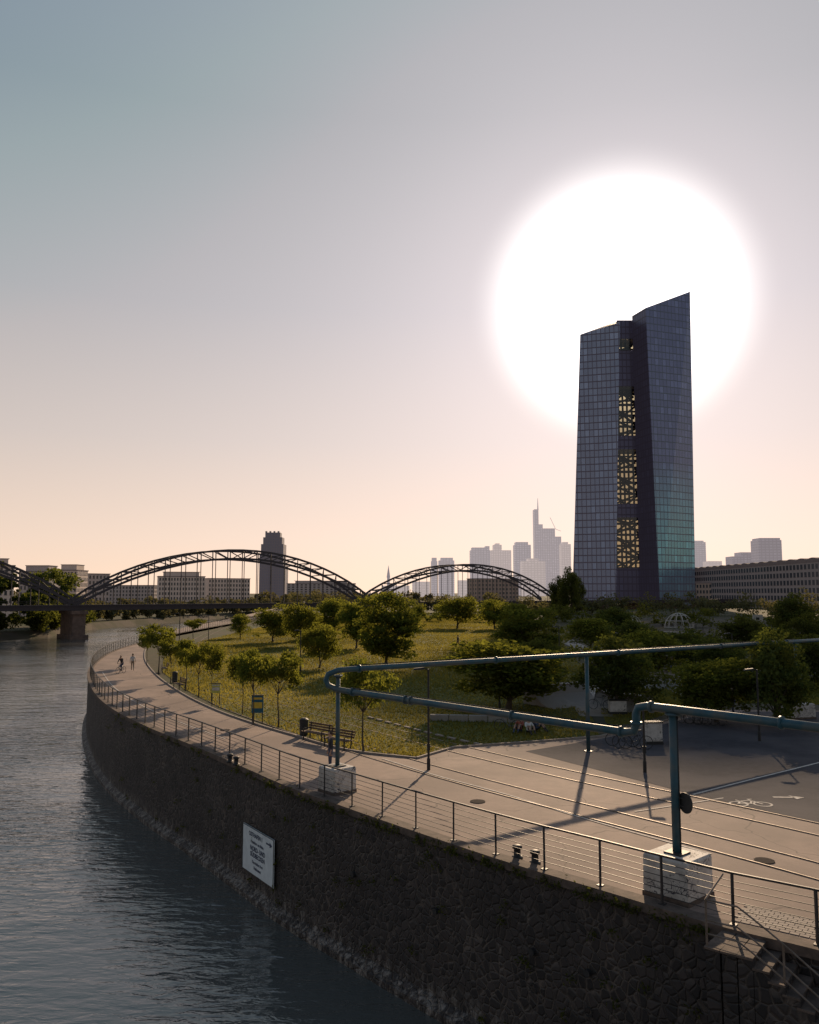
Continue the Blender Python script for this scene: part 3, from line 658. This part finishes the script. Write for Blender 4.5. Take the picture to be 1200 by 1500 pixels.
solid([(938,508),(967,488),(1019,506),(1012,535),(946,530)],[(926,463,504),(946,451,488),(1011,427,500),(1005,430,535),(934,460,530)],[2,1,2,2,2])
def band(py0,py1,pl,pr,mi,Y0=509,Y1=528):
    a=F(pl,py0,Y0); b=F(pr,py0,Y0); d=F(pl,py1,Y0)
    z1=a.z; z0=d.z; mb.hexa([(a.x,Y0,z0),(b.x,Y0,z0),(b.x+2,Y1,z0),(a.x+2,Y1,z0)],[(a.x,Y0,z1),(b.x,Y0,z1),(b.x+2,Y1,z1),(a.x+2,Y1,z1)],mi)
band(469,496,904,930,2); band(513,566,902,934,2); band(638,658,898,940,2); band(738,758,897,941,2); band(832,882,896,944,2)
for py0,py1 in ((496,513),(566,638),(658,738),(758,832)):
    a=F(899,py0,508); b=F(942,py1,508); mb.add([(a.x,508,b.z),(b.x,508,b.z),(b.x,508,a.z),(a.x,508,a.z)],[(0,1,2,3)],3)
    xl,xr=F(900,0,514).x,F(941,0,514).x; xm=(xl+xr)/2
    z=b.z; k=0
    while z<a.z-2:
        z2=min(z+7.0,a.z); mb.beam((xl,514,z),(xr,514,z),1.0,1.5,5); mb.beam((xl,518,z+3.5),(xr,518,z+3.5),.7,1.0,5)
        mb.beam((xl,514,z if k%2 else z2),(xm,514,z2 if k%2 else z),1.1,1.3,5); mb.beam((xm,514,z2 if k%2 else z),(xr,514,z if k%2 else z2),1.1,1.3,5)
        mb.beam((xr,522,z if k%3 else z2),(xl,518,z2 if k%3 else z),1.0,1.2,5)
        z=z2;k+=1
    for x_ in (xl+2.5,xl+6,xm,xr-6,xr-3): mb.beam((x_,516,b.z),(x_,516,a.z),1.1,.8,5)
mb.obj('glass_skyscraper',[M_gl,M_gr,M_gd,M_ag,M_dark,M_truss],uv=True)
# ---------------------------------------------------------------- market hall
def bld(name,pl,pr,z0,h,depth,floors,bays,mw,roof='flat',ww=.5,wh=.55):
    mb=MB(); a=Vector((pl.x,pl.y,0)); b=Vector((pr.x,pr.y,0)); t=(b-a); L=t.length; t.normalize(); n=Vector((t.y,-t.x,0))
    mb.obox(a,t,n,0,L,-depth,0,z0,z0+h,0); fh=h/floors; bw=L/bays
    for side in (0,1):
        if side==0: O,T,Nn,LL=a,t,n,L
        else:
            O,T,Nn,LL=a+n*-depth,n,-t,depth
            if a.x<0: O,T,Nn=b,-n,t
        nb=max(1,int(LL/bw))
        for i in range(nb):
            for j in range(floors):
                u=(i+.5-ww/2)*bw; z=z0+(j+.5-wh/2)*fh
                mb.obox(O,T,Nn,u,u+ww*bw,.0,.04,z,z+wh*fh,1); mb.obox(O,T,Nn,u-.1,u+ww*bw+.1,.0,.15,z-.15,z-.01,2)
    mb.obox(a,t,n,-.3,L+.3,-depth-.3,.3,z0+h+.01,z0+h+.5,2)
    if roof=='pent': mb.obox(a,t,n,L*.12,L*.88,-depth*.85,-depth*.15,z0+h+.51,z0+h+3,0); mb.obox(a,t,n,L*.10,L*.9,-depth*.87,-depth*.13,z0+h+3.01,z0+h+3.3,2)
    if roof=='vault':
        for i in range(bays//3):
            c0=(i*3+1.5)*bw; pr_=[]
            for k in range(9):
                th=math.pi*k/8; pr_.append((c0-math.cos(th)*bw*1.45,.51+math.sin(th)*1.7))
            B=[a+t*u+n*.2+Vector((0,0,z0+h+zz)) for u,zz in pr_]; T=[p-n*depth for p in B]; mb.hexa(B,T,2)
    return mb.obj(name,[mw,M_win,M_roof],uv=True)
hl=F(1016,0,520); hr=F(1330,0,300); ht=21.5
bld('market_hall',hl,hr,0,ht,45,6,63,M_hall,'vault',.62,.62)
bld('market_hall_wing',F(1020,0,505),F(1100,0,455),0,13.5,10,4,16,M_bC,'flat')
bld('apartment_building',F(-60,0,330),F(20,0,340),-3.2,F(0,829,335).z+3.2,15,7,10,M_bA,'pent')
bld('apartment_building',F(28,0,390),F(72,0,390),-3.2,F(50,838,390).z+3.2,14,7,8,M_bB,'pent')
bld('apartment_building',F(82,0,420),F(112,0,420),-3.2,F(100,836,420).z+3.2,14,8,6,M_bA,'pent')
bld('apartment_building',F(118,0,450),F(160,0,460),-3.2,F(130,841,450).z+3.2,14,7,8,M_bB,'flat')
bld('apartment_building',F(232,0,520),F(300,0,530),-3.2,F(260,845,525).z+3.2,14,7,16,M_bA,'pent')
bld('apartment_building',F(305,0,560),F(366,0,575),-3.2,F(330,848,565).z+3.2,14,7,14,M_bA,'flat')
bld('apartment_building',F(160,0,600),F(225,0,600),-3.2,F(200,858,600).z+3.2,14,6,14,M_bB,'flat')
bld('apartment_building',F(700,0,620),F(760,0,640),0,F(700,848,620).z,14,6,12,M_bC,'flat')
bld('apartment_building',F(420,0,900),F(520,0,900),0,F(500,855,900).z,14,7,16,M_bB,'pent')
M_tw=gridmat('tower_brick_grid',(.06,.06,.08),(.10,.08,.08),3.2,3.6,.35,.3,.5,.1,.2,(.04,.034,.04))  # last colour is emission, haze painted over the tower
mb=MB()
def tbox(mb,pl,pr,pt,Y,dep,mi=0,pb=882):
    a=F(pl,pb,Y); b=F(pr,pb,Y); zt=F(pl,pt,Y).z
    mb.hexa([(a.x,Y,-1),(b.x,Y,-1),(b.x,Y+dep,-1),(a.x,Y+dep,-1)],[(a.x,Y,zt),(b.x,Y,zt),(b.x,Y+dep,zt),(a.x,Y+dep,zt)],mi)
tbox(mb,381,414,797,1080,26); tbox(mb,384,412,787,1083,20); tbox(mb,387,409,780,1086,14); tbox(mb,379,392,812,1078,28); tbox(mb,405,417,828,1078.5,28)
for pl in (387,393,399,405): tbox(mb,pl,pl+2.5,778,1086.5,3)
mb.obj('brick_tower',[M_tw],uv=True)
# ---------------------------------------------------------------- skyline
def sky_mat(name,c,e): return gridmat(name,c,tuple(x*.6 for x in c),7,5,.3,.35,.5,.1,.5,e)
S1=sky_mat('skyline_glass_far',(.28,.26,.29),(.30,.26,.265)); S2=sky_mat('skyline_stone_far',(.28,.24,.24),(.40,.335,.32)); S3=sky_mat('skyline_glass_near',(.18,.17,.20),(.21,.18,.19))  # second colour of each is painted distance haze, emitted by the facade
def sk(name,parts,Y,m,extra=None):
    mb=MB()
    for i,(pl,pr,pt) in enumerate(parts): tbox(mb,pl,pr,pt,Y+i*.7,35-i*1.5)
    if extra: extra(mb)
    mb.obj(name,[m],uv=True)
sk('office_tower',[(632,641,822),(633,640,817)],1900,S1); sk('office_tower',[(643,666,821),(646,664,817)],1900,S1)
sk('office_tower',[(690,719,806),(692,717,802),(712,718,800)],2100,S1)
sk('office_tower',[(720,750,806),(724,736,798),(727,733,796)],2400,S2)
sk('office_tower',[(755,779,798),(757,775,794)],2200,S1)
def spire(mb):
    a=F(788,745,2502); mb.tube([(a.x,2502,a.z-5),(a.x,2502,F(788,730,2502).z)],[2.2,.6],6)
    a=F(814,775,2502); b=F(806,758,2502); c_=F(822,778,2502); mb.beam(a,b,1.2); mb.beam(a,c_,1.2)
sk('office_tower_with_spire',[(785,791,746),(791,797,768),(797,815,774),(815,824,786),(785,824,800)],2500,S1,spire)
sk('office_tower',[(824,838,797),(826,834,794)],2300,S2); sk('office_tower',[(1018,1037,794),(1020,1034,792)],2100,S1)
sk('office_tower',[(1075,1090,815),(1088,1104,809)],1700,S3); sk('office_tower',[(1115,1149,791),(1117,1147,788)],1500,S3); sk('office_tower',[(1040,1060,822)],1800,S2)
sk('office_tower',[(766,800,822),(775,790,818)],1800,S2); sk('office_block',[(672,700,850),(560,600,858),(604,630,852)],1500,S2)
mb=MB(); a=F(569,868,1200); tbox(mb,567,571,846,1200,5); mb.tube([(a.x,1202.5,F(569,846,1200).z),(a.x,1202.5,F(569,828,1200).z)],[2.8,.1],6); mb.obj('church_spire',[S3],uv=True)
# ---------------------------------------------------------------- street furniture
def lamp(px,pyb,pyt,name='street_lamp',arm=1):
    g=G(px,pyb); h=(pyb-pyt)*g.y/FP; mb=MB()
    mb.tube([(0,0,0),(0,0,.5),(0,0,.52),(0,0,h)],[.08,.08,.055,.045],10,0)
    mb.tube([(0,0,h-.05),(-.25*arm,0,h+.05),(-.45*arm,0,h)],[.03,.03,.03],6,0)
    mb.hexa([(-.35*arm-.35,-.12,h-.05),(-.35*arm+.15,-.12,h-.02),(-.35*arm+.15,.12,h-.02),(-.35*arm-.35,.12,h-.05)],[(-.35*arm-.3,-.1,h+.03),(-.35*arm+.15,-.1,h+.08),(-.35*arm+.15,.1,h+.08),(-.35*arm-.3,.1,h+.03)],0)
    mb.box((0,0,1.0),(.14,.10,.30)); mb.obj(name,[M_dark],loc=(g.x,g.y,.01))
lamp(628,1128,986); lamp(732,1040,950); lamp(945,1132,1040,arm=-1); lamp(1113,1086,985); lamp(262,965,900); lamp(440,985,925); lamp(305,950,905); lamp(820,985,920); lamp(1075,1000,930)
def post_sign(px,pyb,pyt,wpx,hpx,col,col2,name):
    g=G(px,pyb); k=g.y/FP; h=(pyb-pyt)*k; w_=wpx*k; hh=hpx*k; mb=MB()
    for x in (-w_*.42,w_*.42): mb.tube([(x,0,0),(x,0,h)],.03,8,0)
    mb.box((0,-.05,h-hh/2),(w_,.04,hh),0,1); mb.box((0,-.075,h-hh*.55),(w_*.8,.008,hh*.35),0,2); mb.box((0,-.075,h-hh*.15),(w_*.8,.008,hh*.12),0,2)
    mb.box((0,-.05,h+.03),(w_+.06,.08,.05),0,0); mb.obj(name,[M_dark,col,col2],loc=(g.x,g.y,.01))
post_sign(377,1060,1021,17,24,mat('sign_blue',(.02,.12,.20)),mat('sign_yellow',(.7,.5,.06)),'information_board')
post_sign(316,1034,1003,13,13,mat('sign_yellow2',(.55,.52,.12)),M_white,'warning_sign')
def bench(px,py,rz):
    g=G(px,py); mb=MB()
    for i in range(4): mb.box((0,-.18+i*.13,.45),(1.9,.10,.04),0,0)
    for i in range(3):
        z=.60+i*.13; mb.box((0,.32+i*.03,z),(1.9,.03,.10),0,0)
    for x in (-.75,.75):
        mb.beam((x,-.2,0),(x,-.2,.43),.05,.05,1); mb.beam((x,.24,0),(x,.36,.92),.05,.05,1); mb.beam((x,-.25,.42),(x,.28,.42),.05,.03,1); mb.beam((x,-.2,.62),(x,.28,.62),.05,.03,1); mb.beam((x,-.2,.43),(x,-.2,.62),.04,.04,1)
    o=mb.obj('park_bench',[M_wood,M_dark],loc=(g.x,g.y,.012)); o.rotation_euler=(0,0,rz)
bench(462,1086,-.75); bench(494,1096,-.75); bench(262,1010,-1.0); bench(240,985,-1.2)
def bin_(px,py):
    g=G(px,py); mb=MB(); mb.tube([(0,0,0),(0,0,.1),(0,0,.85),(0,0,.9),(0,0,.98)],[.2,.23,.25,.27,.12],14); mb.obj('litter_bin',[M_dark],loc=(g.x,g.y,.012))
bin_(445,1078); bin_(256,1000)
def ubox(px,py,w_,d_,h,name,rz=0):
    g=G(px,py); mb=MB(); mb.box((0,0,.08),(w_+.06,d_+.06,.16),0,1); mb.box((0,0,.16+h/2),(w_,d_,h),0,0); mb.box((0,0,.16+h+.03),(w_+.08,d_+.08,.06),0,1)
    mb.box((0,-d_/2-.008,.16+h/2),(w_*.9,.012,h*.9),0,0); mb.box((w_*.35,-d_/2-.02,.16+h*.5),(.03,.02,.12),0,1)
    o=mb.obj(name,[M_graf,M_dark],loc=(g.x,g.y,.02)); o.rotation_euler=(0,0,rz)
ubox(957,1090,.85,.5,.95,'electrical_cabinet',.1); ubox(905,1046,1.1,.5,.7,'electrical_cabinet')
def ramp(px,py,L,h,dp,rz):
    g=G(px,py); mb=MB(); n=10; prof=[(dp*(k/n),h*(1-math.sqrt(max(0,1-(k/n)**2)))) for k in range(n+1)]
    poly=[(0,0)]+prof[1:]+[(dp+1.2,h),(dp+1.2,0)]
    B=[Vector((-L/2,y,z)) for y,z in poly]; T=[Vector((L/2,y,z)) for y,z in poly]; mb.hexa(B,T,0)
    mb.tube([(-L/2,dp,h+.02),(L/2,dp,h+.02)],.04,6,1); o=mb.obj('skate_ramp',[M_conc,M_rail],loc=(g.x,g.y,.03)); o.rotation_euler=(0,0,rz)
ramp(852,1036,5,1.3,2.2,.5); ramp(885,1040,4,.9,1.6,-.9); ramp(1000,1010,6,1.2,2,0)
mb=MB(); g=G(700,1056)
for i in range(5): mb.box((g.x-2.4+i*1.2,g.y+i*-.18,.20),(1.16,.4,.38),-.15)
mb.obj('concrete_seat_wall',[M_conc])
def dome(px,py,r):
    g=G(px,py); mb=MB()
    for k in range(6):
        a=k*math.pi/6; mb.tube([(r*math.cos(t*math.pi/14)*math.cos(a),r*math.cos(t*math.pi/14)*math.sin(a),r*1.05*math.sin(t*math.pi/14)) for t in range(15)],.09,6)
    for e_ in (.05,.5,1.0): mb.tube([(r*math.cos(e_)*math.cos(t*math.pi/10),r*math.cos(e_)*math.sin(t*math.pi/10),r*1.05*math.sin(e_)) for t in range(20)],.07,6,closed=True)
    mb.obj('climbing_dome',[M_white],loc=(g.x,g.y,0))
dome(924,918,2.6); dome(995,920,3.2)
g=G(1108,935); mb=MB(); mb.tube([(0,0,0),(0,0,3.4),(0,-.9,3.7)],[.09,.08,.07],8,0); mb.box((0,-.95,3.6),(1.8,.05,1.1),0,1); mb.box((0,-.985,3.45),(.6,.006,.45),0,0); mb.tube([(.23*math.cos(t*.524),-1.25+.23*math.sin(t*.524),3.1) for t in range(12)],.02,5,0,True); mb.obj('basketball_hoop',[M_dark,M_white],loc=(g.x,g.y,0))
mb=MB()
for a,b,h in (((860,922),(1020,916),.7),((1020,930),(1260,926),1.0),((930,950),(1100,945),.5),((1130,965),(1260,968),.6)):
    A1,B1=G(*a),G(*b); mb.beam(z_(A1,h/2),z_(B1,h/2),.35,h)
mb.obj('park_wall',[M_conc])
mb=MB(); A1,B1=G(1010,940),G(1260,938)
for k in range(26): q=A1.lerp(B1,k/25); mb.beam(z_(q,0),z_(q,3),.07)
for z in (1,2,3): mb.beam(z_(A1,z),z_(B1,z),.05)
mb.obj('ball_court_fence',[M_fence])
# ---------------------------------------------------------------- bicycle
def bike_into(mb,fr=0,ty=1):
    r=.33
    for y in (-.52,.52):
        mb.tube([(0,y+r*math.cos(t*math.pi/10),r+r*math.sin(t*math.pi/10)) for t in range(20)],.02,6,ty,True)
        for k in range(6):
            a=k*math.pi/3; mb.beam((0,y,r),(0,y+r*math.cos(a),r+r*math.sin(a)),.005,.005,ty)
    for a,b in (((0,-.52,r),(0,-.18,.80)),((0,-.52,r),(0,-.05,.30)),((0,-.05,.30),(0,-.20,.90)),((0,-.05,.30),(0,.36,.75)),((0,-.18,.80),(0,.34,.82)),((0,.52,r),(0,.32,.98))): mb.tube([a,b],.018,6,fr)
    mb.tube([(-.28,.24,1.02),(-.1,.32,1.0),(.1,.32,1.0),(.28,.24,1.02)],.014,6,ty)
    mb.ball((0,-.22,.93),.13,ty,(.6,1,.3)); mb.tube([(-.1,-.05,.22),(.1,-.05,.38)],.015,5,ty); mb.tube([(.03,-.05+.09*math.cos(t*.785),.3+.09*math.sin(t*.785)) for t in range(8)],.01,4,ty,True)
mb=MB(); bike_into(mb); bm=mb.mesh('bicycle',[mat('bike_paint',(.10,.12,.15),None,.35),M_dark])
for px,py,rz in ((912,1094,1.3),(922,1097,1.5),(932,1098,1.45),(998,1060,.9),(1010,1061,.85),(1022,1062,.95),(1034,1062,.8),(1044,1062,.9),(745,1072,1.2),(880,1040,1)):
    g=G(px,py); o=place('bicycle',bm,(g.x,g.y,.03),rz)
# ---------------------------------------------------------------- people
M_skin=mat('skin',(.45,.28,.20),None,.6)
def person(name,loc,yaw,pose,shirt,trou,hair,bike=False):
    J={'pel':(0,0,.95),'sp':(0,0,1.12),'ch':(0,0,1.32),'nk':(0,0,1.48),'hd':(0,.02,1.58),'ht':(0,.02,1.70),
       'sl':(-.18,0,1.40),'el':(-.24,-.02,1.12),'wl':(-.25,.06,.88),'hl_':(-.25,.08,.80),'sr':(.18,0,1.40),'er':(.24,-.02,1.12),'wr':(.25,.06,.88),'hr_':(.25,.08,.80),
       'pl':(-.09,0,.90),'kl':(-.10,.02,.50),'al':(-.10,0,.09),'tl':(-.11,.15,.04),'pr':(.09,0,.90),'kr':(.10,.02,.50),'ar':(.10,0,.09),'tr':(.11,.15,.04)}
    if pose=='walk': J.update(kl=(-.10,.22,.52),al=(-.10,.26,.10),tl=(-.10,.40,.07),kr=(.10,.0,.50),ar=(.10,-.26,.14),tr=(.10,-.14,.05),el=(-.24,-.12,1.13),wl=(-.24,-.12,.88),hl_=(-.24,-.12,.80),er=(.24,.06,1.13),wr=(.24,.22,.93),hr_=(.24,.26,.86))
    if pose=='sit':
        for k_ in ('pel','sp','ch','nk','hd','ht','sl','sr','pl','pr'): x,y,z=J[k_]; J[k_]=(x,y-(z-.95)*.12,z-.83)
        J.update(kl=(-.14,.36,.46),al=(-.12,.62,.09),tl=(-.12,.76,.05),kr=(.14,.36,.46),ar=(.12,.62,.09),tr=(.12,.76,.05),el=(-.24,.12,.42),wl=(-.14,.32,.48),hl_=(-.12,.39,.47),er=(.24,.12,.42),wr=(.14,.32,.48),hr_=(.12,.39,.47))
    if pose=='cycle':
        J.update(pel=(0,-.22,1.03),sp=(0,-.14,1.18),ch=(0,-.02,1.36),nk=(0,.06,1.50),hd=(0,.10,1.59),ht=(0,.11,1.71),sl=(-.18,.02,1.44),sr=(.18,.02,1.44),el=(-.25,.12,1.22),wl=(-.25,.24,1.07),hl_=(-.24,.29,1.03),er=(.25,.12,1.22),wr=(.25,.24,1.07),hr_=(.24,.29,1.03),pl=(-.09,-.2,.98),pr=(.09,-.2,.98),kl=(-.10,.14,.72),al=(-.10,-.0,.36),tl=(-.10,.12,.32),kr=(.10,.10,.60),ar=(.10,-.10,.24),tr=(.10,.02,.20))
    Rr=dict(pel=.14,sp=.125,ch=.15,nk=.06,hd=.085,ht=.07,sl=.07,el=.045,wl=.032,hl_=.035,sr=.07,er=.045,wr=.032,hr_=.035,pl=.095,kl=.062,al=.042,tl=.04,pr=.095,kr=.062,ar=.042,tr=.04)
    E=[('pel','sp'),('sp','ch'),('ch','nk'),('nk','hd'),('hd','ht'),('ch','sl'),('sl','el'),('el','wl'),('wl','hl_'),('ch','sr'),('sr','er'),('er','wr'),('wr','hr_'),('pel','pl'),('pl','kl'),('kl','al'),('al','tl'),('pel','pr'),('pr','kr'),('kr','ar'),('ar','tr')]
    keys=list(J); me=bpy.data.meshes.new('tmp'); me.from_pydata([J[k_] for k_ in keys],[(keys.index(a),keys.index(b)) for a,b in E],[])
    ob=bpy.data.objects.new('tmp',me); scene.collection.objects.link(ob); md=ob.modifiers.new('s','SKIN')
    for i,k_ in enumerate(keys): me.skin_vertices[0].data[i].radius=(Rr[k_],Rr[k_]); me.skin_vertices[0].data[i].use_root=(k_=='pel')
    sb=ob.modifiers.new('u','SUBSURF'); sb.levels=1
    dg=bpy.context.evaluated_depsgraph_get(); em=bpy.data.meshes.new_from_object(ob.evaluated_get(dg))
    mb=MB(); kv=[Vector(J[k_]) for k_ in keys]
    cls={'hd':0,'ht':4,'nk':0,'hl_':0,'hr_':0,'wl':0,'wr':0,'ch':1,'sp':1,'sl':1,'sr':1,'el':1,'er':1,'pel':2,'pl':2,'pr':2,'kl':2,'kr':2,'al':2,'ar':2,'tl':3,'tr':3}
    vs=[v.co.copy() for v in em.vertices]; mb.v=[tuple(v) for v in vs]
    for p in em.polygons:
        c_=p.center; k_=keys[min(range(len(keys)),key=lambda i:(kv[i]-c_).length)]; mb.f.append(tuple(p.vertices)); mb.m.append(cls[k_])
    hd=Vector(J['hd']); h2=hd+Vector((0,.0,.05))
    mb.ball(h2,.1,0,(.8,.98,1.2)); mb.ball(h2+Vector((0,-.022,.035)),.102,4,(.86,.96,1.08))
    mb.ball(h2+Vector((0,.10,-.01)),.016,0,(.8,1.1,1.4))
    for sx_ in (-1,1):
        mb.ball(h2+Vector((.032*sx_,.088,.015)),.010,3); mb.ball(h2+Vector((.08*sx_,0,-.005)),.025,0,(.35,.7,1))
    mb.box(h2+Vector((0,.09,-.05)),(.04,.008,.008),0,3)
    for sd_,hk,wk in ((-1,'hl_','wl'),(1,'hr_','wr')):
        hp=Vector(J[hk]); d=(hp-Vector(J[wk])).normalized(); side=d.cross(Vector((1,0,0))).normalized()
        for i,l in enumerate((.065,.075,.08,.07)):
            s0=hp+side*(i-1.5)*.019+d*.01; mb.tube([s0,s0+d*l*.6,s0+d*l+Vector((-sd_*.015,0,0))],[.010,.009,.007],5,0)
        mb.tube([hp-d*.02+side*.03,hp+d*.02+side*.055,hp+d*.05+side*.06],[.012,.010,.008],5,0)
    mats=[M_skin,shirt,trou,M_dark,hair]
    if bike: bike_into(mb,5,3); mats.append(bm.materials[0])
    bpy.data.objects.remove(ob)
    o=mb.obj(name,mats,True,loc=(loc.x,loc.y,.015 if loc.z==0 else loc.z)); o.rotation_euler=(0,0,yaw); return o
cb=mat('cloth_blue',(.05,.07,.13)); cw=mat('cloth_white',(.6,.6,.6)); cr=mat('cloth_dark',(.03,.03,.04)); cre=mat('cloth_rust',(.30,.08,.05)); ct=mat('cloth_tan',(.25,.2,.15)); hb=mat('hair_brown',(.06,.035,.02))
person('cyclist',G(177,987),2.9,'cycle',cr,cb,hb,True)
person('pedestrian',G(194,983),.3,'walk',cw,ct,hb)
person('pedestrian',G(484,1130),1.9,'stand',cr,cb,hb)
person('seated_person',G(762,1073),2.6,'sit',cre,cb,hb); person('seated_person',G(775,1075),3.4,'sit',cw,cr,hb); person('seated_person',G(785,1072),-2.0,'sit',cb,cr,hb)
person('pedestrian',G(671,948),1.0,'walk',cr,cr,hb)
pw=person('pedestrian',G(1060,985),2.0,'walk',cre,cb,hb)
for px,py,rz in ((1008,972,.4),(1075,1048,2.2),(985,990,1.1),(905,975,4)): g=G(px,py); place('pedestrian',pw.data,(g.x,g.y,.03),rz)
